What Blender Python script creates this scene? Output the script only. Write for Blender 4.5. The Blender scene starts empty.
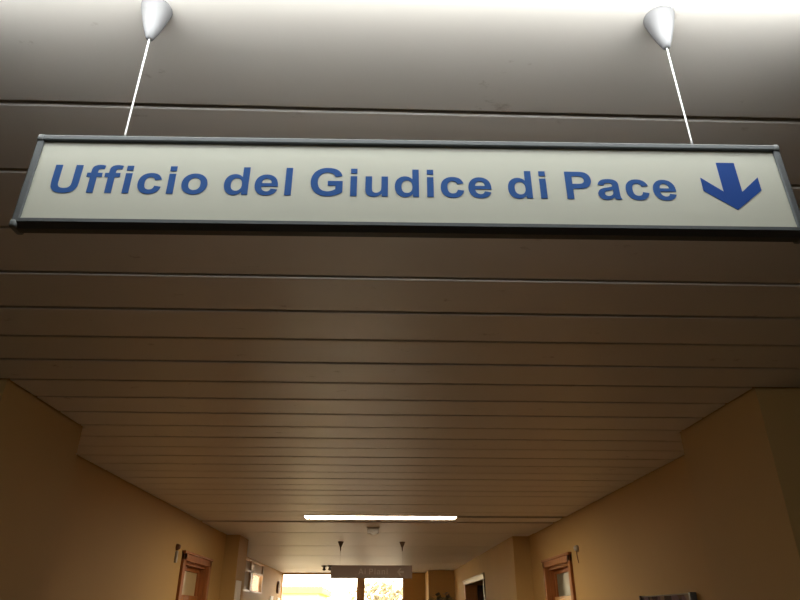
import bpy, bmesh, math, random
from mathutils import Vector, Matrix

# ------------------------------------------------------------------ units
S = 0.75                      # metres per unit (ceiling height above the camera)
CZ = 1.70                     # camera height
def P(x, y, z): return Vector((x * S, y * S, CZ + z * S))
SC = bpy.context.scene
COL = SC.collection
random.seed(7)

# ------------------------------------------------------------------ camera
cam_d = bpy.data.cameras.new('camera')
cam = bpy.data.objects.new('camera', cam_d)
COL.objects.link(cam)
Rv = Vector((0.99949267, -0.03183579, 0.00093744))
Fv = Vector((0.0280485, 0.89377109, 0.44764554))
Uv = Rv.cross(Fv)
m = Matrix((Rv, Uv, -Fv)).transposed().to_4x4()
m.translation = P(0, 0, 0)
cam.matrix_world = m
cam_d.sensor_width = 36.0
cam_d.lens = 628.74 / 800 * 36
cam_d.clip_start = 0.02
SC.camera = cam

# ------------------------------------------------------------------ world, lamp strength, exposure
world = bpy.data.worlds.new('world'); SC.world = world
world.use_nodes = True
bg = world.node_tree.nodes['Background']
bg.inputs['Color'].default_value = (1.0, 0.86, 0.66, 1)
bg.inputs['Strength'].default_value = 11.0
LAMP_NEAR = 3.0      # underside
LAMP_NEAR_SIDE_BOOST = 13.8 # sides made to outshine the underside, added glow for the nearby ceiling
LAMP_FAR = 50.0
SC.view_settings.view_transform = 'Standard'
SC.view_settings.look = 'None'
SC.view_settings.gamma = 1
SC.view_settings.use_curve_mapping = False
SC.view_settings.exposure = 0.0

# ------------------------------------------------------------------ materials
def srgb(r, g, b):
    f = lambda c: (c / 255 / 12.92) if c / 255 <= 0.04045 else ((c / 255 + 0.055) / 1.055) ** 2.4
    return (f(r), f(g), f(b), 1)

def mat(name, col, rough=0.6, metal=0.0, var=0.0, scale=8.0, bump=0.0, bscale=60.0, col2=None, stretch=None, spec=0.5, **kw):
    M = bpy.data.materials.new(name); M.use_nodes = True
    nt = M.node_tree; b = nt.nodes['Principled BSDF']
    b.inputs['Base Color'].default_value = col
    b.inputs['Roughness'].default_value = rough
    b.inputs['Metallic'].default_value = metal
    b.inputs['Specular IOR Level'].default_value = spec
    tc = nt.nodes.new('ShaderNodeTexCoord'); mp = nt.nodes.new('ShaderNodeMapping')
    nt.links.new(tc.outputs['Object'], mp.inputs['Vector'])
    if stretch: mp.inputs['Scale'].default_value = stretch
    if var or col2:
        n = nt.nodes.new('ShaderNodeTexNoise'); n.inputs['Scale'].default_value = scale
        n.inputs['Detail'].default_value = 5
        nt.links.new(mp.outputs['Vector'], n.inputs['Vector'])
        r = nt.nodes.new('ShaderNodeValToRGB')
        r.color_ramp.elements[0].position = 0.3; r.color_ramp.elements[1].position = 0.7
        c2 = col2 or tuple(c * (1 - var) for c in col[:3]) + (1,)
        r.color_ramp.elements[0].color = c2; r.color_ramp.elements[1].color = col
        nt.links.new(n.outputs['Fac'], r.inputs['Fac'])
        nt.links.new(r.outputs['Color'], b.inputs['Base Color'])
    if bump:
        n2 = nt.nodes.new('ShaderNodeTexNoise'); n2.inputs['Scale'].default_value = bscale
        n2.inputs['Detail'].default_value = 4
        nt.links.new(mp.outputs['Vector'], n2.inputs['Vector'])
        bp = nt.nodes.new('ShaderNodeBump'); bp.inputs['Strength'].default_value = bump
        bp.inputs['Distance'].default_value = 0.002
        nt.links.new(n2.outputs['Fac'], bp.inputs['Height'])
        nt.links.new(bp.outputs['Normal'], b.inputs['Normal'])
    return M

def emit(name, col, strength):
    M = bpy.data.materials.new(name); M.use_nodes = True
    b = M.node_tree.nodes['Principled BSDF']
    b.inputs['Base Color'].default_value = (0.8, 0.8, 0.8, 1)
    b.inputs['Emission Color'].default_value = col
    b.inputs['Emission Strength'].default_value = strength
    return M

M_wall = mat('wall_paint', srgb(181, 145, 86), 0.75, var=0.06, scale=2.0, bump=0.25, bscale=90)
M_floor = mat('floor_terrazzo', srgb(168, 150, 127), 0.3, var=0.25, scale=40)
M_plenum = mat('plenum_dark', (0.02, 0.017, 0.014, 1), 0.9, var=0.1)
M_alu = mat('grey_aluminium', srgb(90, 94, 96), 0.5, 0.4, var=0.08, scale=30, stretch=(1, 20, 20))
M_cap = mat('grey_plastic_cap', srgb(112, 116, 116), 0.5, var=0.05)
M_panel = mat('sign_white_panel', srgb(200, 201, 186), 0.42, var=0.02, scale=3)
M_blue = mat('blue_vinyl', srgb(34, 84, 152), 0.7, var=0.04, scale=20, spec=0.2)
M_blue2 = mat('blue_vinyl_arrow', srgb(4, 66, 148), 0.7, var=0.04, scale=20, spec=0.2)
M_wire = mat('nylon_wire', srgb(240, 240, 236), 0.3, 0.0, var=0.02)
M_can = mat('canopy_plastic', srgb(104, 104, 106), 0.5, var=0.04)
M_grey = mat('pale_grey_plastic', srgb(186, 180, 170), 0.5, var=0.04)
M_candark = mat('canopy_plastic_dark', srgb(100, 84, 70), 0.5, var=0.04)
M_wood = mat('door_wood', srgb(166, 100, 46), 0.6, var=0.35, scale=6, stretch=(12, 12, 1.2), bump=0.1)
M_woodlt = mat('door_wood_light', srgb(206, 150, 92), 0.4, var=0.2, scale=6, stretch=(12, 12, 1.2))
M_dark = mat('dark_brown_leaf', srgb(70, 44, 26), 0.5, var=0.2, scale=6, stretch=(10, 10, 1))
M_frost = mat('frosted_glass_warm', srgb(190, 168, 124), 0.35, var=0.04)
M_frost2 = mat('frosted_glass_grey', srgb(112, 112, 92), 0.3, var=0.04)
M_white = mat('white_enamel', srgb(225, 222, 214), 0.45, var=0.03)
M_brown = mat('brown_plastic', srgb(120, 80, 50), 0.5, var=0.1)
M_frame = mat('window_frame_paint', srgb(196, 156, 108), 0.5, var=0.05)
M_blind = mat('blind_fabric', srgb(188, 170, 144), 0.8, var=0.08, scale=12, stretch=(1, 1, 8))
M_sign2 = mat('far_sign_panel', srgb(150, 130, 116), 0.5, var=0.05)
M_letter2 = mat('far_sign_letters', srgb(186, 170, 154), 0.5, var=0.04)
M_paper = mat('paper', srgb(238, 232, 220), 0.7, var=0.03)
M_leaf = mat('plant_leaf', srgb(104, 96, 62), 0.5, var=0.35, scale=9)
M_pot = mat('terracotta', srgb(150, 86, 56), 0.7, var=0.15)
M_yellow = mat('yellow_render', srgb(238, 224, 164), 0.8, var=0.05, scale=1.5)
M_roof = mat('roof_edge', srgb(224, 198, 96), 0.8, var=0.1)
M_tree = mat('tree_foliage', srgb(150, 140, 112), 0.8, var=0.4, scale=1.6)
M_trunk = mat('tree_bark', srgb(110, 90, 70), 0.9, var=0.2)
M_ground = mat('outdoor_asphalt', srgb(112, 108, 100), 0.9, var=0.15, scale=4)
M_winglass = bpy.data.materials.new('clear_window_glass'); M_winglass.use_nodes = True
_b = M_winglass.node_tree.nodes['Principled BSDF']
_b.inputs['Base Color'].default_value = (1, 1, 1, 1); _b.inputs['Roughness'].default_value = 0.0
_b.inputs['Transmission Weight'].default_value = 1.0; _b.inputs['IOR'].default_value = 1.02

# painted metal ceiling panels with greasy smudges
def ceiling_mat():
    M = mat('ceiling_metal_paint', srgb(212, 207, 200), 0.45, 0.2, spec=0.6)
    nt = M.node_tree; b = nt.nodes['Principled BSDF']
    tc = nt.nodes['Texture Coordinate']
    mp = nt.nodes['Mapping']; mp.inputs['Scale'].default_value = (5, 9, 1)
    n = nt.nodes.new('ShaderNodeTexNoise'); n.inputs['Scale'].default_value = 1.6
    n.inputs['Detail'].default_value = 8; n.inputs['Roughness'].default_value = 0.72
    nt.links.new(mp.outputs['Vector'], n.inputs['Vector'])
    r = nt.nodes.new('ShaderNodeValToRGB')
    r.color_ramp.elements[0].position = 0.28; r.color_ramp.elements[1].position = 0.37
    r.color_ramp.elements[0].color = srgb(164, 152, 140); r.color_ramp.elements[1].color = srgb(212, 207, 200)
    nt.links.new(n.outputs['Fac'], r.inputs['Fac'])
    # each panel is a touch lighter or darker than its neighbour
    g = nt.nodes.new('ShaderNodeAttribute'); g.attribute_name = 'tone'
    mx = nt.nodes.new('ShaderNodeMix'); mx.data_type = 'RGBA'; mx.blend_type = 'MULTIPLY'
    mx.inputs['Factor'].default_value = 1.0
    nt.links.new(r.outputs['Color'], mx.inputs['A']); nt.links.new(g.outputs['Color'], mx.inputs['B'])
    nt.links.new(mx.outputs['Result'], b.inputs['Base Color'])
    n3 = nt.nodes.new('ShaderNodeTexNoise'); n3.inputs['Scale'].default_value = 3
    mp3 = nt.nodes.new('ShaderNodeMapping'); mp3.inputs['Scale'].default_value = (0.4, 6, 1)
    nt.links.new(tc.outputs['Object'], mp3.inputs['Vector']); nt.links.new(mp3.outputs['Vector'], n3.inputs['Vector'])
    bp = nt.nodes.new('ShaderNodeBump'); bp.inputs['Strength'].default_value = 0.3; bp.inputs['Distance'].default_value = 0.003
    nt.links.new(n3.outputs['Fac'], bp.inputs['Height']); nt.links.new(bp.outputs['Normal'], b.inputs['Normal'])
    return M
M_ceil = ceiling_mat()

# ------------------------------------------------------------------ mesh helpers
class MB:
    def __init__(self): self.bm = bmesh.new()
    def box(self, a, b, bev=0.0):                       # two opposite corners, metres
        a, b = Vector(a), Vector(b)
        lo = Vector(map(min, a, b)); hi = Vector(map(max, a, b))
        r = bmesh.ops.create_cube(self.bm, size=1.0)
        for v in r['verts']:
            v.co = Vector([lo[i] + (v.co[i] + 0.5) * (hi[i] - lo[i]) for i in range(3)])
        if bev:
            es = list({e for v in r['verts'] for e in v.link_edges})
            bmesh.ops.bevel(self.bm, geom=es, offset=bev, segments=2, affect='EDGES', profile=0.5)
        return self
    def ubox(self, a, b, bev=0.0): return self.box(P(*a), P(*b), bev)
    def lathe(self, c, prof, n=24, axis='Z'):           # prof: [(radius, height)...]
        rings = []
        for r, h in prof:
            ring = []
            for i in range(n):
                t = 2 * math.pi * i / n
                v = Vector((r * math.cos(t), r * math.sin(t), h))
                if axis == 'X': v = Vector((h, v.x, v.y))
                if axis == 'Y': v = Vector((v.x, h, v.y))
                ring.append(self.bm.verts.new(Vector(c) + v))
            rings.append(ring)
        for a, b in zip(rings, rings[1:]):
            for i in range(n): self.bm.faces.new((a[i], a[(i + 1) % n], b[(i + 1) % n], b[i]))
        self.bm.faces.new(rings[0][::-1]); self.bm.faces.new(rings[-1])
        return self
    def tube(self, pts, r, n=8):
        pts = [Vector(p) for p in pts]; rings = []
        for i, p in enumerate(pts):
            d = (pts[min(i + 1, len(pts) - 1)] - pts[max(i - 1, 0)]).normalized()
            u = d.cross(Vector((0.31, 0.9, 0.2))).normalized(); w = d.cross(u)
            rr = r[i] if isinstance(r, (list, tuple)) else r
            rings.append([self.bm.verts.new(p + (u * math.cos(t) + w * math.sin(t)) * rr) for t in [2 * math.pi * k / n for k in range(n)]])
        for a, b in zip(rings, rings[1:]):
            for i in range(n): self.bm.faces.new((a[i], a[(i + 1) % n], b[(i + 1) % n], b[i]))
        self.bm.faces.new(rings[0][::-1]); self.bm.faces.new(rings[-1])
        return self
    def prism(self, poly, axis, lo, hi):                # poly in the plane across `axis`, extruded lo..hi
        def co(p, h):
            return Vector((h, p[0], p[1])) if axis == 'X' else (Vector((p[0], h, p[1])) if axis == 'Y' else Vector((p[0], p[1], h)))
        a = [self.bm.verts.new(co(p, lo)) for p in poly]; b = [self.bm.verts.new(co(p, hi)) for p in poly]
        n = len(poly)
        for i in range(n): self.bm.faces.new((a[i], a[(i + 1) % n], b[(i + 1) % n], b[i]))
        self.bm.faces.new(a[::-1]); self.bm.faces.new(b)
        return self
    def build(self, name, material, parent=None, smooth=False, origin=None):
        bmesh.ops.recalc_face_normals(self.bm, faces=self.bm.faces[:])
        me = bpy.data.meshes.new(name); 
        o = bpy.data.objects.new(name, me); COL.objects.link(o)
        off = Vector((0, 0, 0))
        if parent is not None:
            o.parent = parent; off = Vector(parent.location)
        elif origin is not None:
            o.location = origin; off = Vector(origin)
        for v in self.bm.verts: v.co -= off
        self.bm.to_mesh(me); self.bm.free()
        me.materials.append(material)
        if smooth:
            for f in me.polygons: f.use_smooth = True
        return o

def thing(name, loc, label, cat, group=None):
    o = bpy.data.objects.new(name, None); COL.objects.link(o); o.location = loc
    o.empty_display_size = 0.05
    return tag(o, label, cat, group)
def tag(o, label, cat, group=None, kind=None):
    o['label'] = label; o['category'] = cat
    if group: o['group'] = group
    if kind: o['kind'] = kind
    return o
def struct(o, label=None, cat=None):
    o['kind'] = 'structure'
    if label: o['label'] = label
    if cat: o['category'] = cat
    return o

# ================================================================== SHELL
T = 1.0                        # ceiling underside
TOP = 1.22                     # top of walls / plenum slab
FL = -CZ / S                   # floor
PY0, PY1 = 2.915, 3.775        # portal wall between lobby and corridor
PXL, PXR = 1.786, 1.846
WX = 2.14                      # corridor wall
FY = 9.45                      # second pair of projecting walls
EY = 18.3                      # end window wall
LBX = 4.6                      # lobby half width

struct(MB().ubox((-5.2, -5.2, FL), (5.2, EY + 0.3, FL - 0.2)).build('floor', M_floor), 'brown terrazzo floor of the lobby and corridor', 'floor')
struct(MB().ubox((-5.2, -5.2, TOP), (5.2, EY + 0.3, TOP + 0.2)).build('trim_1', M_plenum), 'dark slab above the ceiling panels', 'ceiling')

# lobby walls
struct(MB().ubox((-LBX, -5.0, FL), (-LBX - 0.3, PY1, TOP)).build('wall_lobby_left', M_wall), 'beige lobby wall on the left', 'wall')
struct(MB().ubox((LBX, -5.0, FL), (LBX + 0.3, PY1, TOP)).build('wall_lobby_right', M_wall), 'beige lobby wall on the right', 'wall')
struct(MB().ubox((-LBX, -5.0, FL), (LBX, -4.7, TOP)).build('wall_back', M_wall), 'beige lobby wall behind the hanging sign', 'wall')
struct(MB().ubox((-LBX, PY0, FL), (-PXL, PY1, TOP)).build('wall_portal_left', M_wall), 'beige projecting wall at the left of the corridor mouth', 'wall')
struct(MB().ubox((LBX, PY0, FL), (PXR, PY1, TOP)).build('wall_portal_right', M_wall), 'beige projecting wall at the right of the corridor mouth', 'wall')
# rooms behind the doors: outer walls keep daylight out
struct(MB().ubox((-LBX, PY1, FL), (-LBX - 0.3, 12.3, TOP)).ubox((-LBX, 12.0, FL), (-2.85, 12.3, TOP)).build('wall_outer_left', M_wall), 'outer wall of the rooms on the left', 'wall')
struct(MB().ubox((LBX, PY1, FL), (LBX + 0.3, EY, TOP)).build('wall_outer_right', M_wall), 'outer wall of the rooms on the right', 'wall')

DY0, DY1, DTOP = 7.44, 8.70, 0.622            # both doors
# left wall: segments round the door opening, second projection, recess with side window
w = MB()
WT = 0.28
w.ubox((-WX, PY1, FL), (-WX - WT, DY0, TOP)).ubox((-WX, DY1, FL), (-WX - WT, FY, TOP)).ubox((-WX, DY0, DTOP), (-WX - WT, DY1, TOP))
w.ubox((-1.95, FY, FL), (-2.85, 10.1, TOP))
WY0, WY1, WZ0, WZ1 = 12.4, 15.25, 0.40, 0.992
w.ubox((-2.55, 10.1, FL), (-2.85, WY0, TOP)).ubox((-2.55, WY1, FL), (-2.85, EY, TOP))
w.ubox((-2.55, WY0, FL), (-2.85, WY1, WZ0)).ubox((-2.55, WY0, WZ1), (-2.85, WY1, TOP))
struct(w.build('wall_left', M_wall), 'beige painted left corridor wall', 'wall')
# right wall
w = MB()
RD0, RD1, RDT = 12.2, 15.0, 0.665
RX = 1.90
w.ubox((WX, PY1, FL), (WX + WT, DY0, TOP)).ubox((WX, DY1, FL), (WX + WT, FY, TOP)).ubox((WX, DY0, DTOP), (WX + WT, DY1, TOP))
w.ubox((RX, FY, FL), (WX + WT, RD0, TOP)).ubox((RX, RD1, FL), (WX + WT, EY, TOP)).ubox((RX, RD0, RDT), (WX + WT, RD1, TOP))
struct(w.build('wall_right', M_wall), 'beige painted right corridor wall', 'wall')
# end wall right of the window, with a column standing forward of it
w = MB()
w.ubox((0.70, EY, FL), (5.2, EY + 0.3, TOP)).ubox((-2.85, EY, 0.972), (0.70, EY + 0.3, TOP)).ubox((-2.85, EY, FL), (0.70, EY + 0.3, -1.1))
struct(w.build('wall_end', M_wall), 'beige end wall of the corridor around the big window', 'wall')
struct(MB().ubox((1.25, 17.1, FL), (RX, EY, TOP)).build('wall_end_column', M_wall), 'beige square column beside the end window', 'column')

# ---- ceiling panels
def slat(bm, lay, x0, x1, y0, y1, z=T, gap=0.012, tone=1.0):
    """one metal tray: flat underside with rolled, turned up edges"""
    a, b = y0 * S + gap / 2, y1 * S - gap / 2
    zz = CZ + z * S; r = 0.004; h = 0.018
    prof = [(a, zz + h), (a, zz + r), (a + r * .3, zz + r * .3), (a + r, zz), (b - r, zz), (b - r * .3, zz + r * .3), (b, zz + r), (b, zz + h)]
    vs = [[bm.verts.new((x * S, p[0], p[1])) for p in prof] for x in (x0, x1)]
    n = len(prof)
    for i in range(n):
        f = bm.faces.new((vs[0][i], vs[0][(i + 1) % n], vs[1][(i + 1) % n], vs[1][i]))
        for l in f.loops: l[lay] = (tone, tone, tone, 1)
    for q in (vs[0][::-1], vs[1]):
        f = bm.faces.new(q)
        for l in f.loops: l[lay] = (tone, tone, tone, 1)
mb = MB(); lay = mb.bm.loops.layers.float_color.new('tone')
d0, ds = 1.8346, 0.26695
LX0, LX1 = -0.85, 0.886        # lamp ends
for k in range(-24, 23):
    y0, y1 = d0 + k * ds, d0 + (k + 1) * ds
    if y0 < -4.7: continue
    if k == -4: y1 += 0.028
    if k == -3: y0 += 0.028
    hl, hr = (LBX, LBX) if y1 < PY0 + 0.03 else ((PXL, PXR) if y0 < PY1 else (WX, WX))
    hl -= 0.016; hr -= 0.016
    tn = random.uniform(0.93, 1.0)
    gp = 0.007 if k < 0 else 0.012
    dz = random.uniform(-0.0015, 0.0015)
    if k == 21:              # far lamp; to its right the row is left open
        slat(mb.bm, lay, -hl, LX0 - .015, 7.44, 7.71, T, tone=tn)
        slat(mb.bm, lay, LX1 + 0.02, hr, 7.60, 7.715, T + dz, gap=0.004, tone=tn)
    elif k == 22:
        slat(mb.bm, lay, -hl, hr, y0, 7.93, T, gap=0.006, tone=tn)
    else:
        slat(mb.bm, lay, -hl, hr, y0, y1, T + dz, gap=gp, tone=tn)
for a_, b_ in ((-WX + .016, -PXL + .016), (PXR - .016, WX - .016)):
    slat(mb.bm, lay, a_, b_, PY1 + .003, d0 + 8 * ds, gap=0.004)
    slat(mb.bm, lay, a_ if a_ < 0 else 1.9, b_ if a_ > 0 else -1.94, 9.11, FY - .003, gap=0.004)
slat(mb.bm, lay, -2.545, -1.94, 10.11, 10.93, gap=0.006)
for y0, y1 in ((8.05, 9.11), (9.11, 10.93), (10.93, 12.88), (12.88, 14.8), (14.8, 16.6), (16.6, EY)):
    xl, xr = (-WX, WX) if y1 < FY else (-2.54, RX)
    if y0 > 9 and y0 < 9.2:
        slat(mb.bm, lay, -1.945, 1.895, y0, y1, gap=0.022); continue
    slat(mb.bm, lay, xl + .004, xr - .004, y0, y1, gap=0.022, tone=random.uniform(.95, 1))
ceiling = mb.build('ceiling', M_ceil)
struct(ceiling, 'ceiling of long greyish metal panels running across the corridor', 'ceiling')

# ---- wall edge trims (thin dark shadow profile where the ceiling meets the walls)
# ---- end window
def window_pane(mb, x0, x1, z0, z1, y): mb.ubox((x0, y, z0), (x1, y + 0.012, z1))
win = MB()
yf0, yf1 = EY + 0.04, EY + 0.16
win.ubox((-2.85, yf0, 0.955), (0.70, yf1, 0.975)).ubox((-2.85, yf0, -1.1), (0.70, yf1, -1.04))
win.ubox((0.655, yf0, -1.04), (0.70, yf1, 0.955)).ubox((-2.56, yf0, -1.04), (-2.53, yf1, 0.955))
win.ubox((-0.56, EY - 0.02, -1.1), (-0.35, yf1, 0.955))
window = struct(win.build('window_1', M_frame), 'big bright window at the corridor end with a brown mullion', 'window')
g = MB(); window_pane(g, -2.53, -0.56, -1.04, 0.955, EY + 0.09); g.build('pane', M_winglass, window)
g = MB(); window_pane(g, -0.35, 0.655, -1.04, 0.955, EY + 0.09); g.build('pane', M_winglass, window)
# ---- side window in the recess on the left
sw = MB()
X0, X1 = -2.62, -2.54
fr = 0.03
sw.ubox((X0, WY0, WZ1 - fr), (X1, WY1, WZ1)).ubox((X0, WY0, WZ0), (X1, WY1, WZ0 + fr))
sw.ubox((X0, WY0, WZ0), (X1, WY0 + .06, WZ1)).ubox((X0, WY1 - .06, WZ0), (X1, WY1, WZ1)).ubox((X0, 13.78, WZ0), (X1, 14.03, WZ1))
sw.ubox((X0, WY0, 0.75), (X1, WY1, 0.785))
side = struct(sw.build('window_2', M_frame), 'side window in the left recess, one lower pane bright', 'window')
for (y0, y1, z0, z1, mm, nm) in ((12.46, 13.78, 0.785, 0.955, M_blind, 'blind'), (14.03, 15.19, 0.785, 0.955, M_blind, 'blind'),
                             (12.46, 13.78, 0.43, 0.75, M_blind, 'blind'), (14.03, 15.19, 0.43, 0.75, M_winglass, 'pane')):
    MB().ubox((-2.59, y0, z0), (-2.575, y1, z1)).build(nm, mm, side)

# ================================================================== GLYPHS
GL = {
'U': (1479, "M150 1466 H446 V672 Q446 483 457 427 Q476 337 547.5 282.5 Q619 228 743 228 Q869 228 933 279.5 Q997 331 1010 406 Q1023 481 1023 655 V1466 H1319 V696 Q1319 432 1295 323 Q1271 214 1206.5 139 Q1142 64 1034 19.5 Q926 -25 752 -25 Q542 -25 433.5 23.5 Q325 72 262 149.5 Q199 227 179 312 Q150 438 150 684 Z"),
'f': (682, "M24 1062 H180 V1142 Q180 1276 208.5 1342 Q237 1408 313.5 1449.5 Q390 1491 507 1491 Q627 1491 742 1455 L704 1259 Q637 1275 575 1275 Q514 1275 487.5 1246.5 Q461 1218 461 1137 V1062 H671 V841 H461 V0 H180 V841 H24 Z"),
'i': (569, "M147 1206 V1466 H428 V1206 Z M147 0 V1062 H428 V0 Z"),
'c': (1139, "M1073 748 L796 698 Q782 781 732.5 823 Q683 865 604 865 Q499 865 436.5 792.5 Q374 720 374 550 Q374 361 437.5 283 Q501 205 608 205 Q688 205 739 250.5 Q790 296 811 407 L1087 360 Q1044 170 922 73 Q800 -24 595 -24 Q362 -24 223.5 123 Q85 270 85 530 Q85 793 224 939.5 Q363 1086 600 1086 Q794 1086 908.5 1002.5 Q1023 919 1073 748 Z"),
'o': (1251, "M82 546 Q82 686 151 817 Q220 948 346.5 1017 Q473 1086 629 1086 Q870 1086 1024 929.5 Q1178 773 1178 534 Q1178 293 1022.5 134.5 Q867 -24 631 -24 Q485 -24 352.5 42 Q220 108 151 235.5 Q82 363 82 546 Z M370 531 Q370 373 445 289 Q520 205 630 205 Q740 205 814.5 289 Q889 373 889 533 Q889 689 814.5 773 Q740 857 630 857 Q520 857 445 773 Q370 689 370 531 Z"),
'd': (1251, "M1120 0 H859 V156 Q794 65 705.5 20.5 Q617 -24 527 -24 Q344 -24 213.5 123.5 Q83 271 83 535 Q83 805 210 945.5 Q337 1086 531 1086 Q709 1086 839 938 V1466 H1120 Z M370 554 Q370 384 417 308 Q485 198 607 198 Q704 198 772 280.5 Q840 363 840 527 Q840 710 774 790.5 Q708 871 605 871 Q505 871 437.5 791.5 Q370 712 370 554 Z"),
'e': (1139, "M762 338 L1042 291 Q988 137 871.5 56.5 Q755 -24 580 -24 Q303 -24 170 157 Q65 302 65 523 Q65 787 203 936.5 Q341 1086 552 1086 Q789 1086 926 929.5 Q1063 773 1057 450 H353 Q356 325 421 255.5 Q486 186 583 186 Q649 186 694 222 Q739 258 762 338 Z M778 622 Q775 744 715 807.5 Q655 871 569 871 Q477 871 417 804 Q357 737 358 622 Z"),
'l': (569, "M147 0 V1466 H428 V0 Z"),
'G': (1593, "M831 539 V786 H1469 V202 Q1376 112 1199.5 43.5 Q1023 -25 842 -25 Q612 -25 441 71.5 Q270 168 184 347.5 Q98 527 98 738 Q98 967 194 1145 Q290 1323 475 1418 Q616 1491 826 1491 Q1099 1491 1252.5 1376.5 Q1406 1262 1450 1060 L1156 1005 Q1125 1113 1039.5 1175.5 Q954 1238 826 1238 Q632 1238 517.5 1115 Q403 992 403 750 Q403 489 519 358.5 Q635 228 823 228 Q916 228 1009.5 264.5 Q1103 301 1170 353 V539 Z"),
'u': (1251, "M847 0 V159 Q789 74 694.5 25 Q600 -24 495 -24 Q388 -24 303 23 Q218 70 180 155 Q142 240 142 390 V1062 H423 V574 Q423 350 438.5 299.5 Q454 249 495 219.5 Q536 190 599 190 Q671 190 728 229.5 Q785 269 806 327.5 Q827 386 827 614 V1062 H1108 V0 Z"),
'P': (1366, "M149 0 V1466 H624 Q894 1466 976 1444 Q1102 1411 1187 1300.5 Q1272 1190 1272 1015 Q1272 880 1223 788 Q1174 696 1098.5 643.5 Q1023 591 945 574 Q839 553 638 553 H445 V0 Z M445 1218 V802 H607 Q782 802 841 825 Q900 848 933.5 897 Q967 946 967 1011 Q967 1091 920 1143 Q873 1195 801 1208 Q748 1218 588 1218 Z"),
'a': (1139, "M357 738 L102 784 Q145 938 250 1012 Q355 1086 562 1086 Q750 1086 842 1041.5 Q934 997 971.5 928.5 Q1009 860 1009 677 L1006 349 Q1006 209 1019.5 142.5 Q1033 76 1070 0 H792 Q781 28 765 83 Q758 108 755 116 Q683 46 601 11 Q519 -24 426 -24 Q262 -24 167.5 65 Q73 154 73 290 Q73 380 116 450.5 Q159 521 236.5 558.5 Q314 596 460 624 Q657 661 733 693 V721 Q733 802 693 836.5 Q653 871 542 871 Q467 871 425 841.5 Q383 812 357 738 Z M733 510 Q679 492 562 467 Q445 442 409 418 Q354 379 354 319 Q354 260 398 217 Q442 174 510 174 Q586 174 655 224 Q706 262 722 317 Q733 353 733 454 Z"),
'n': (1251, "M1113 0 H832 V542 Q832 714 814 764.5 Q796 815 755.5 843 Q715 871 658 871 Q585 871 527 831 Q469 791 447.5 725 Q426 659 426 481 V0 H145 V1062 H406 V906 Q545 1086 756 1086 Q849 1086 926 1052.5 Q1003 1019 1042.5 967 Q1082 915 1097.5 849 Q1113 783 1113 660 Z"),
'A': (1479, "M1471 0 H1149 L1021 333 H435 L314 0 H0 L571 1466 H884 Z M926 580 L724 1124 L526 580 Z"),
' ': (400, ""),
}
def outlines(path):
    import re
    out = []; cur = None; x = y = 0.0
    for c, a in re.findall(r'([MHVLQZ])([^MHVLQZ]*)', path):
        n = [float(t) for t in a.split()]
        if c == 'M': cur = [(n[0], n[1])]; x, y = n
        elif c == 'H': x = n[0]; cur.append((x, y))
        elif c == 'V': y = n[0]; cur.append((x, y))
        elif c == 'L': x, y = n; cur.append((x, y))
        elif c == 'Q':
            for i in range(1, 6):
                t = i / 5
                cur.append(((1 - t) ** 2 * x + 2 * t * (1 - t) * n[0] + t * t * n[2], (1 - t) ** 2 * y + 2 * t * (1 - t) * n[1] + t * t * n[3]))
            x, y = n[2], n[3]
        elif c == 'Z':
            if (cur[0][0] - cur[-1][0]) ** 2 + (cur[0][1] - cur[-1][1]) ** 2 < 1: cur.pop()
            out.append(cur)
    return out
def flat_mesh(name, polys, thick, material, parent, loc=(0, 0, 0)):
    """polys lie in the x,z plane facing -y"""
    cu = bpy.data.curves.new('outline', 'CURVE'); cu.dimensions = '2D'; cu.fill_mode = 'BOTH'; cu.extrude = thick / 2
    for poly in polys:
        sp = cu.splines.new('POLY'); sp.points.add(len(poly) - 1); sp.use_cyclic_u = True
        for q, (px, pz) in zip(sp.points, poly): q.co = (px, pz, 0, 1)
    tmp = bpy.data.objects.new('outline', cu); COL.objects.link(tmp)
    bpy.context.view_layer.update()
    me = bpy.data.meshes.new_from_object(tmp)
    bpy.data.objects.remove(tmp); bpy.data.curves.remove(cu)
    for v in me.vertices: v.co = Vector((v.co.x, -v.co.z, v.co.y))
    me.name = name; me.materials.clear(); me.materials.append(material)
    o = bpy.data.objects.new(name, me); COL.objects.link(o); o.parent = parent; o.location = loc
    return o
def text_polys(s, x0, z0, scale, track=0.0):
    res = []; x = x0
    for ch in s:
        adv, path = GL[ch]
        for o in outlines(path): res.append([(x + px * scale * 1.015, z0 + pz * scale) for px, pz in o])
        x += adv * scale + track
    return res, x - track

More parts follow.
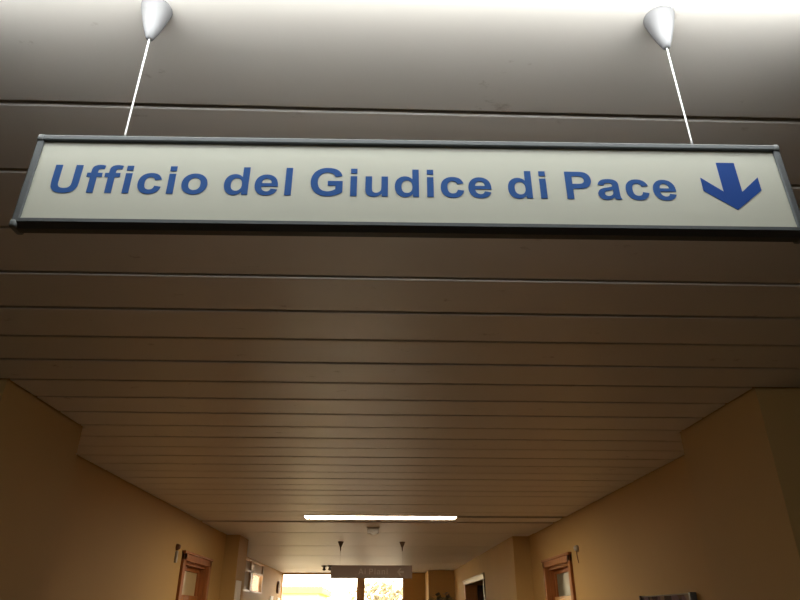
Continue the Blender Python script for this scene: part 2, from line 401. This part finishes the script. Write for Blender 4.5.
# ================================================================== HANGING SIGNS
def hanging_sign(loc, yaw, w, h, d, label, text, tx0, tx1, tbase, capht, mats, arrow, group=None):
    """sign hangs at loc (centre, bottom edge); local x along the sign, -y is the front"""
    m_frame, m_cap, m_panel, m_let, m_arr = mats
    t = thing('hanging_sign', loc, label, 'sign', group); t.rotation_euler = (0, 0, yaw)
    def part(mb, name, mm, smooth=False):
        o = mb.build(name, mm, None, smooth); o.parent = t; return o
    lipT, lipB, lipS = 0.0085 * h / .124, 0.0105 * h / .124, 0.0085
    f = MB()
    f.box((-w / 2 + .004, -d / 2, h - lipT), (w / 2 - .004, d / 2, h), 0.0022)
    part(f, 'top_rail', m_frame)
    f = MB()     # bottom rail: narrow lip, then a face that turns back underneath
    f.prism([(-d / 2, lipB * .62), (-d / 2, lipB), (-d / 2 + .003, lipB), (d / 2 - .003, lipB), (d / 2, lipB), (d / 2, lipB * .62), (d / 2 - .005, 0), (-d / 2 + .005, 0)], 'X', -w / 2 + .002, w / 2 - .002)
    part(f, 'bottom_rail', m_frame)
    for s in (-1, 1):
        f = MB(); f.box((s * w / 2, -d / 2 + .001, lipB * .5), (s * (w / 2 - lipS), d / 2 - .001, h - lipT * .5), 0.0018)
        part(f, 'side_rail', m_frame)
        for zc in (0.0045, h - 0.0048):
            f = MB(); f.box((s * (w / 2 + .0006), -d / 2 - .0006, zc - .0048), (s * (w / 2 - .008), d / 2 + .0006, zc + .0053), 0.0025)
            part(f, 'corner_cap', m_cap, True)
    f = MB(); f.box((-w / 2 + lipS * .7, -d / 2 + .0035, lipB * .7), (w / 2 - lipS * .7, d / 2 - .0035, h - lipT * .7))
    part(f, 'panel', m_panel)
    sc = capht / 1466
    _, xe = text_polys(text, 0, 0, sc)
    tr = ((tx1 - tx0) - xe + (GL[text[0]][0] * .1 + 80) * sc) / (len(text) - 1)
    x = tx0 - GL[text[0]][0] * .1 * sc
    for ch in text:
        if ch != ' ': flat_mesh('letter', text_polys(ch, x, tbase, sc)[0], 0.0006, m_let, t, (0, -d / 2 + .0033, 0))
        x += GL[ch][0] * sc + tr
    flat_mesh('arrow', [arrow], 0.0006, m_arr, t, (0, -d / 2 + .0033, 0))
    return t

def canopy_and_wire(cx, cy, z_sign, r, mc, mw, label, wl, group, wgroup, tip=0.065, wr=0.0011):
    """bell-shaped cap screwed to the ceiling, and the wire hanging out of it down to the sign"""
    zc = CZ + T * S
    c = MB().lathe((cx, cy, zc), [(r, 0), (r * .98, -.003), (r * .9, -.010), (r * .74, -.024), (r * .5, -.042), (r * .24, -.058), (r * .12, -tip), (.0018, -tip)], 28).build('wire_canopy', mc, None, True, origin=(cx, cy, zc))
    tag(c, label, 'ceiling fitting', group)
    wv = MB().tube([(cx, cy, zc - tip + .002), (cx, cy, z_sign + .006), (cx, cy, z_sign)], [wr, wr, wr * 1.6], 10).build('suspension_wire', mw, None, True, origin=(cx, cy, z_sign))
    tag(wv, wl, 'wire', wgroup)

# ---- near sign
near_c = P(0.0452, 0.800 + 0.014, 0.5185)
YAW = -0.0116
wN, hN, dN = 1.211 * S, 0.1770 * S, 0.026 * S
def sx(x): return (x - 0.0462) * S
bz = 0.5185
arrow = [(sx(a), (b - bz) * S) for a, b in ((.5395, .655), (.568, .655), (.568, .5958), (.600, .6275), (.602, .601), (.5553, .5635), (.5075, .599), (.5065, .6245), (.5345, .600), (.5385, .5985))]
arrow = [(sx(a) + .001, (b + .0042 - bz) * S) for a, b in ((.5395, .655), (.5690, .655), (.5690, .5975), (.6010, .6265), (.6010, .6010), (.5543, .5630), (.5075, .5985), (.5075, .6245), (.5395, .5975))]
hanging_sign(near_c, YAW, wN, hN, dN, 'large white sign with blue office wording and a down arrow hanging close overhead', 'Ufficio del Giudice di Pace',
             sx(-0.5185), sx(0.4640), (0.5840 - bz) * S, 0.0530 * S, (M_alu, M_cap, M_panel, M_blue, M_blue2), arrow)
for x, wd in ((-0.424, 'left'), (0.5095, 'right')):
    y = 0.806 + (x - .0462) * math.tan(YAW)
    canopy_and_wire(x * S, y * S, near_c.z + hN, 0.021, M_can, M_wire,
        'pale bell-shaped ceiling cap holding the %s wire of the large white sign' % wd,
        'thin white wire above the %s' % ('word at the left end of the large sign' if wd == 'left' else 'last word and arrow of the large sign'),
        'ceiling caps of the large sign', 'wires of the large sign', tip=0.060)

# ---- far sign
far_c = P(-0.102, 10.3, 0.485)
wF, hF = 1.222 * S, 0.182 * S
ax, az, u = 0.435 * S, 0.5 * hF, 0.052 * S
arr2 = [(ax - u, az), (ax - u * .1, az + u), (ax + u * .35, az + u), (ax - u * .2, az + u * .3), (ax + u, az + u * .3), (ax + u, az - u * .3), (ax - u * .2, az - u * .3), (ax + u * .35, az - u), (ax - u * .1, az - u)]
hanging_sign(far_c, 0.0, wF, hF, 0.022, 'small-looking brown-grey sign hanging far down the corridor before the window', 'Ai Piani',
             -0.19 * S, 0.245 * S, 0.058 * S, 0.078 * S, (M_sign2, M_sign2, M_sign2, M_letter2, M_letter2), arr2)
for x, wd in ((-0.58, 'left'), (0.362, 'right')):
    canopy_and_wire(x * S, far_c.y, far_c.z + hF, 0.033, M_candark, M_candark,
        'dark cone-shaped ceiling cap over the %s end of the far sign' % wd,
        'thin wire holding the %s end of the far corridor sign' % wd, 'ceiling caps of the far sign', 'wires of the far sign', tip=0.10, wr=0.0006)

# ================================================================== CEILING LIGHTS
def ceiling_light(y0, y1, drop, strength, col, label, side=0):
    """side > 0: batten with a lens hung low and boosted at the sides to brighten the panels; side = 0: recessed fitting, glowing only downwards"""
    c = P((LX0 + LX1) / 2, (y0 + y1) / 2, T)
    t = thing('ceiling_light', c, label, 'ceiling light', 'long fluorescent ceiling lights')
    if not side:
        MB().ubox((LX0 - .012, y0 - .008, T - .006), (LX1 + .012, y0 + .006, T + .07)).ubox((LX0 - .012, y1 - .006, T - .006), (LX1 + .012, y1 + .008, T + .07)) \
            .ubox((LX0 - .012, y0, T - .006), (LX0 + .008, y1, T + .07)).ubox((LX1 - .008, y0, T - .006), (LX1 + .012, y1, T + .07)) \
            .ubox((LX0, y0, T + .05), (LX1, y1, T + .07)).build('housing', M_white, t)
        MB().ubox((LX0 + .008, y0 + .006, T - .004), (LX1 - .008, y1 - .006, T + .004)).build('diffuser', emit('lamp_diffuser', col, strength), t)
        return t
    zt = T - 0.003
    MB().ubox((LX0 + .02, y0 + .03, zt), (LX1 - .02, y1 - .03, zt - .012), .002).build('housing', M_white, t)
    zt -= 0.012
    d = MB(); rings = []
    for k, (e, f, dz) in enumerate(((0, 0, 0), (.008, .004, .012), (.045, .02, drop - .02), (.06, .035, drop - .012))):
        rings.append([d.bm.verts.new(P(x, y, zt - dz)) for x, y in ((LX0 + e, y0 + f), (LX1 - e, y0 + f), (LX1 - e, y1 - f), (LX0 + e, y1 - f))])
    for p, q in zip(rings, rings[1:]):
        for i in range(4): d.bm.faces.new((p[i], p[(i + 1) % 4], q[(i + 1) % 4], q[i]))
    d.bm.faces.new(rings[0][::-1])
    d.build('lens', emit('lamp_side_boost', col, side), t)
    d = MB(); x0, x1, a, b = LX0 + .06, LX1 - .06, y0 + .035, y1 - .035
    d.ubox((x0, a, zt - drop + .014), (x1, b, zt - drop + .010)).build('diffuser', emit('lamp_diffuser', col, strength), t)
    return t
ceiling_light(0.49, 0.725, 0.093, LAMP_NEAR, (0.97, 1.0, 0.985, 1), 'bright ceiling light cut by the top edge above the large sign', LAMP_NEAR_SIDE_BOOST)
ceiling_light(7.452, 7.698, 0, LAMP_FAR, (1.0, 0.86, 0.66, 1), 'long white strip light glowing further down the corridor ceiling')

# ================================================================== SMALL CEILING FITTINGS
t = thing('smoke_detector', P(-0.075, 8.52, T), 'small square box detector just past the far strip light', 'detector')
zc = CZ + T * S
bx, by = -0.075 * S, 8.52 * S
MB().box((bx - .062, by - .05, zc - .012), (bx + .062, by + .05, zc + .0), .003).build('base_plate', M_grey, t)
MB().box((bx - .055, by - .045, zc - .058), (bx + .055, by + .045, zc - .012), .006).build('housing', M_grey, t)
MB().lathe((bx + .008, by, zc - .072), [(.012, 0), (.026, .006), (.03, .0145)], 20).build('lens', M_white, t, True)
for x, yy, lb in ((-1.235, 15.6, 'tiny dark ceiling hook left of the far sign, further from it'), (-1.105, 15.55, 'tiny dark ceiling hook nearest the left end of the far sign')):
    c = P(x, yy, T)
    o = MB().lathe(c, [(.05, 0), (.05, -.012), (.02, -.02), (.018, -.045), (.028, -.055), (.028, -.07), (.01, -.08)], 16).build('ceiling_hook', M_candark, None, True, origin=c)
    tag(o, lb, 'ceiling fitting', 'dark hooks on the far ceiling')

# ================================================================== DOORS
def door(side, n, label, pane):
    """timber door in a deep lining; side -1 left, +1 right"""
    s = side; X = WX * s
    t = bpy.data.objects.new('door_%d' % n, None); COL.objects.link(t); t.location = P(X, (DY0 + DY1) / 2, FL)
    t.empty_display_size = .1
    struct(t, label, 'door')
    fw = 0.10; out = X - s * 0.03; inn = X + s * 0.26
    # architrave and lining
    a = MB()
    a.ubox((out, DY0, FL), (X + s * .02, DY0 + fw, DTOP), .004).ubox((out, DY1 - fw, FL), (X + s * .02, DY1, DTOP), .004)
    a.ubox((out, DY0, DTOP - .09), (X + s * .02, DY1, DTOP), .004)
    a.ubox((out - s * .012, DY0 - .01, DTOP - .022), (X, DY1 + .01, DTOP + .006), .003)
    a.build('architrave', M_wood, t)
    a = MB()
    a.ubox((X + s * .02, DY0 + .005, FL), (inn, DY0 + fw, DTOP - .02)).ubox((X + s * .02, DY1 - fw, FL), (inn, DY1 - .005, DTOP - .02)).ubox((X + s * .02, DY0 + .005, DTOP - .12), (inn, DY1 - .005, DTOP - .005))
    a.build('lining', M_wood, t)
    xi0, xi1 = X + s * .085, X + s * .135
    y0, y1 = DY0 + fw, DY1 - fw
    # fanlight above, transom bar, leaf below
    a = MB(); e = .045
    a.ubox((xi0, y0, .455), (xi1, y1, .50)).ubox((xi0, y0, .20), (xi1, y0 + e, .455)).ubox((xi0, y1 - e, .20), (xi1, y1, .455))
    a.build('fanlight_frame', M_wood, t)
    MB().ubox((xi0 + s * .02, y0 + e, .20), (xi1 - s * .015, y1 - e, .455)).build('fanlight_pane', pane, t)
    MB().ubox((xi0 - s * .02, y0, .13), (xi1, y1, .20), .004).build('transom_bar', M_woodlt if s > 0 else M_wood, t)
    lf = MB().ubox((xi0, y0, FL + .01), (xi1, y1, .125), .004).ubox((xi0 - s * .012, y0 + .12, -.85), (xi0, y1 - .12, .02), .003).ubox((xi0 - s * .012, y0 + .12, FL + .15), (xi0, y1 - .12, -1.0), .003).build('door_leaf', M_wood, t)
    hy = y0 + .08
    c = P(xi0, hy, -.95)
    MB().tube([c, c - Vector((s * .05, 0, 0)), c - Vector((s * .055, -.01, 0)), c - Vector((s * .055, -.12, 0))], .008, 10).build('handle', M_alu, lf, True)
    return t
door(-1, 1, 'wooden door with a pale fanlight on the left wall', M_frost)
door(1, 2, 'wooden door with a grey-green fanlight on the right wall', M_frost2)
# far right double door opening with a pale lintel
t = bpy.data.objects.new('door_3', None); COL.objects.link(t); t.location = P(RX, 13.6, FL)
struct(t, 'dark doorway with a pale lintel further along the right wall', 'door')
a = MB().ubox((RX - .03, RD0 - .05, .575), (RX + .03, RD1 + .05, RDT + .01), .004).ubox((RX - .05, RD0 - .08, .640), (RX - .03, RD1 + .08, .66), .003); a.build('lintel', M_frost, t)
a = MB().ubox((RX - .02, RD0, FL), (RX + .24, RD0 + .10, .575), .003); a.build('door_jamb', M_dark, t)
a = MB().ubox((RX - .02, RD1 - .10, FL), (RX + .24, RD1, .575), .003); a.build('door_jamb', M_woodlt, t)
a = MB().ubox((RX + .25, RD1 - .16, FL + .01), (RX + 1.4, RD1 - .10, .57), .003); a.build('door_leaf', M_dark, t)

# ================================================================== THINGS ON THE WALLS
def wall_bell(s, y, label):
    X = WX * s; c = P(X, y, .64)
    t = thing('wall_lamp', c, label, 'wall fitting', 'small fittings beside the corridor doors')
    MB().lathe(c, [(.024, 0), (.024, -s * .012), (.016, -s * .03), (.006, -s * .034)], 18, 'X').build('knob', M_grey if s > 0 else M_brown, t, True)
    if s < 0:
        MB().box(c + Vector((0, -.014, -.03)), c + Vector((.018, .014, -.115)), .003).build('strip', M_grey, t)
    else:
        MB().tube([c + Vector((-.016, 0, -.01)), c + Vector((-.016, -.004, -.05)), c + Vector((-.010, -.008, -.11))], .0035, 8).build('cord', M_brown, t, True)
wall_bell(-1, 7.20, 'slim wall fitting with a dark knob left of the left door')
wall_bell(1, 7.17, 'round wall fitting with a hanging cord right of the right door')

# notice board at the foot of the right side of the picture
M_coll = mat('collage_print', srgb(120, 96, 92), 0.85, spec=0.15)
def collage():
    nt = M_coll.node_tree; b = nt.nodes['Principled BSDF']
    tc = nt.nodes['Texture Coordinate']
    v = nt.nodes.new('ShaderNodeTexVoronoi'); v.distance = 'CHEBYCHEV'; v.inputs['Scale'].default_value = 14
    nt.links.new(tc.outputs['Object'], v.inputs['Vector'])
    r = nt.nodes.new('ShaderNodeValToRGB'); r.color_ramp.interpolation = 'CONSTANT'
    cols = [srgb(60, 44, 50), srgb(92, 70, 58), srgb(70, 54, 60), srgb(126, 104, 88), srgb(66, 50, 44), srgb(100, 78, 84)]
    r.color_ramp.elements[0].color = cols[0]; r.color_ramp.elements[1].position = .18; r.color_ramp.elements[1].color = cols[1]
    for i, c in enumerate(cols[2:]):
        e = r.color_ramp.elements.new(.34 + .16 * i); e.color = c
    sep = nt.nodes.new('ShaderNodeSeparateColor')
    nt.links.new(v.outputs['Color'], sep.inputs['Color']); nt.links.new(sep.outputs['Red'], r.inputs['Fac'])
    nt.links.new(r.outputs['Color'], b.inputs['Base Color'])
collage()
bt = thing('notice_board', P(WX, 5.06, -.75), 'notice board with dark mottled print low on the right wall', 'notice board')
MB().ubox((WX - .012, 4.62, -.75), (WX - .03, 5.50, .128)).build('board', M_coll, bt)
MB().ubox((WX, 4.62, -.75), (WX - .012, 5.50, .128)).build('backing', M_brown, bt)
MB().ubox((WX, 4.598, -.78), (WX - .045, 4.625, .138), .002).build('edge_strip', M_cap, bt)
fr_ = MB().ubox((WX, 5.495, -.78), (WX - .045, 5.52, .138), .002)
fr_.ubox((WX, 4.625, .126), (WX - .036, 5.495, .134)).ubox((WX, 4.625, -.78), (WX - .036, 5.495, -.75)); fr_.build('frame', M_dark, bt)

# narrow pale upright panel on the inner face of the left projection
o = MB().ubox((-1.95, 9.50, -.45), (-1.925, 9.78, .42), .002).build('wall_strip_panel', M_paper, origin=P(-1.95, 9.74, -.45))
tag(o, 'narrow white panel on the left projecting wall past the door', 'notice')
# two sheets and a brown clock on the recess wall
for y, zt, lb in ((16.75, .40, 'white paper sheet on the left recess wall nearer the side window'), (17.95, .385, 'white paper sheet on the left recess wall nearer the end window')):
    o = MB().ubox((-2.55, y - .22, zt - .40), (-2.535, y + .22, zt)).build('paper_notice', M_paper, origin=P(-2.55, y, zt - .4))
    tag(o, lb, 'notice', 'paper sheets on the left recess wall')
c = P(-2.55, 17.6, .62)
t = thing('wall_clock', c, 'small brown round wall clock beside the end window, left side', 'clock')
MB().lathe(c, [(.11, 0), (.11, .03), (.098, .038), (.092, .03)], 28, 'X').build('clock_case', M_brown, t, True)
MB().lathe(c + Vector((.031, 0, 0)), [(.09, 0), (.09, .002)], 28, 'X').build('dial', M_blind, t)
MB().box(c + Vector((.034, -.004, 0)), c + Vector((.037, .004, .07))).box(c + Vector((.034, 0, -.004)), c + Vector((.037, -.05, .004))).build('hands', M_plenum, t)

# ================================================================== PLANT by the column
pb = P(1.37, 15.4, FL)
t = thing('potted_plant', pb, 'tall bushy potted plant beside the end column, only its crown in view', 'plant')
MB().lathe(pb, [(.15, 0), (.17, .02), (.21, .34), (.225, .36), (.225, .40), (.19, .40), (.18, .36)], 28).build('pot', M_pot, t, True)
st = MB(); lf = MB(); rnd = random.Random(4)
for k in range(9):
    a = rnd.uniform(0, 6.28); rr = rnd.uniform(.02, .20); top = rnd.uniform(1.6, 2.07)
    p0 = pb + Vector((.03 * math.cos(a), .03 * math.sin(a), .36)); p2 = pb + Vector((rr * math.cos(a), rr * math.sin(a), top))
    p1 = (p0 + p2) / 2 + Vector((rr * .2 * math.cos(a), rr * .2 * math.sin(a), 0))
    st.tube([p0, p1, p2], [.012, .009, .005], 6)
    for j in range(60):
        q = p1.lerp(p2, rnd.uniform(0, 1.0))
        b = rnd.uniform(0, 6.28); el = rnd.uniform(-.5, .7); L = rnd.uniform(.10, .20)
        d = Vector((math.cos(b) * math.cos(el), math.sin(b) * math.cos(el), math.sin(el)))
        sd = d.cross(Vector((0, 0, 1))).normalized() * L * .22
        up = Vector((0, 0, .012))
        v = [lf.bm.verts.new(x) for x in (q, q + d * L * .45 + sd, q + d * L - up, q + d * L * .45 - sd)]
        v2 = [lf.bm.verts.new(x.co + Vector((0, 0, .002))) for x in v]
        lf.bm.faces.new(v[::-1]); lf.bm.faces.new(v2)
        for i in range(4): lf.bm.faces.new((v[i], v[(i + 1) % 4], v2[(i + 1) % 4], v2[i]))
st.build('stems', M_trunk, t, True); lf.build('foliage', M_leaf, t)

# ================================================================== OUTSIDE
o = MB().box((-60, 14.2, -.4), (60, 120, -.15)).build('ground', M_ground)
struct(o, 'pale open ground outside the end window', 'ground')
yb = thing('yellow_building', (-9.0, 34, -.15), 'low yellow building outside the left half of the end window', 'building')
MB().box((-16, 32, -.15), (-2.75, 38, 2.55)).build('wall', M_yellow, yb)
MB().box((-16.2, 31.8, 2.55), (-2.55, 38.2, 2.86), .03).build('roof_edge', M_roof, yb)
for i in range(5):
    MB().box((-15 + i * 2.5, 31.95, .8), (-14 + i * 2.5, 32.05, 1.9)).build('window', M_plenum, yb)
def tree(x, y, h, r, label):
    t = thing('tree', (x, y, -.15), label, 'tree', 'trees outside the end window')
    MB().tube([(x, y, -.15), (x + .1, y, h * .35), (x, y, h * .7)], [.25, .18, .08], 8).build('trunk', M_trunk, t, True)
    f = MB(); rd = random.Random(int(x * 10))
    for k in range(700):
        v = Vector((rd.gauss(0, 1), rd.gauss(0, 1), rd.gauss(0, 1))).normalized() * r * rd.uniform(.35, 1) ** .6
        c = Vector((x, y, h - r * .9)) + Vector((v.x, v.y, v.z * .9)); s = rd.uniform(.12, .26)
        n = Vector((rd.gauss(0, 1), rd.gauss(0, 1), rd.gauss(0, 1))).normalized(); a = n.orthogonal().normalized(); b = n.cross(a)
        vs = [f.bm.verts.new(c + w_) for w_ in (a * s, b * s * .6, -a * s, -b * s * .6)]
        top = f.bm.verts.new(c + n * .05)
        for i in range(4): f.bm.faces.new((vs[i], vs[(i + 1) % 4], top))
        f.bm.faces.new(vs[::-1])
    f.build('crown', M_tree, t)
tree(-.3, 44, 3.7, 2.0, 'pale bushy tree seen just right of the window mullion')
tree(1.7, 48, 3.9, 2.2, 'pale bushy tree near the right edge of the end window')
tree(-5.2, 46, 2.6, 1.3, 'pale small tree in the middle of the end window, left of mullion')
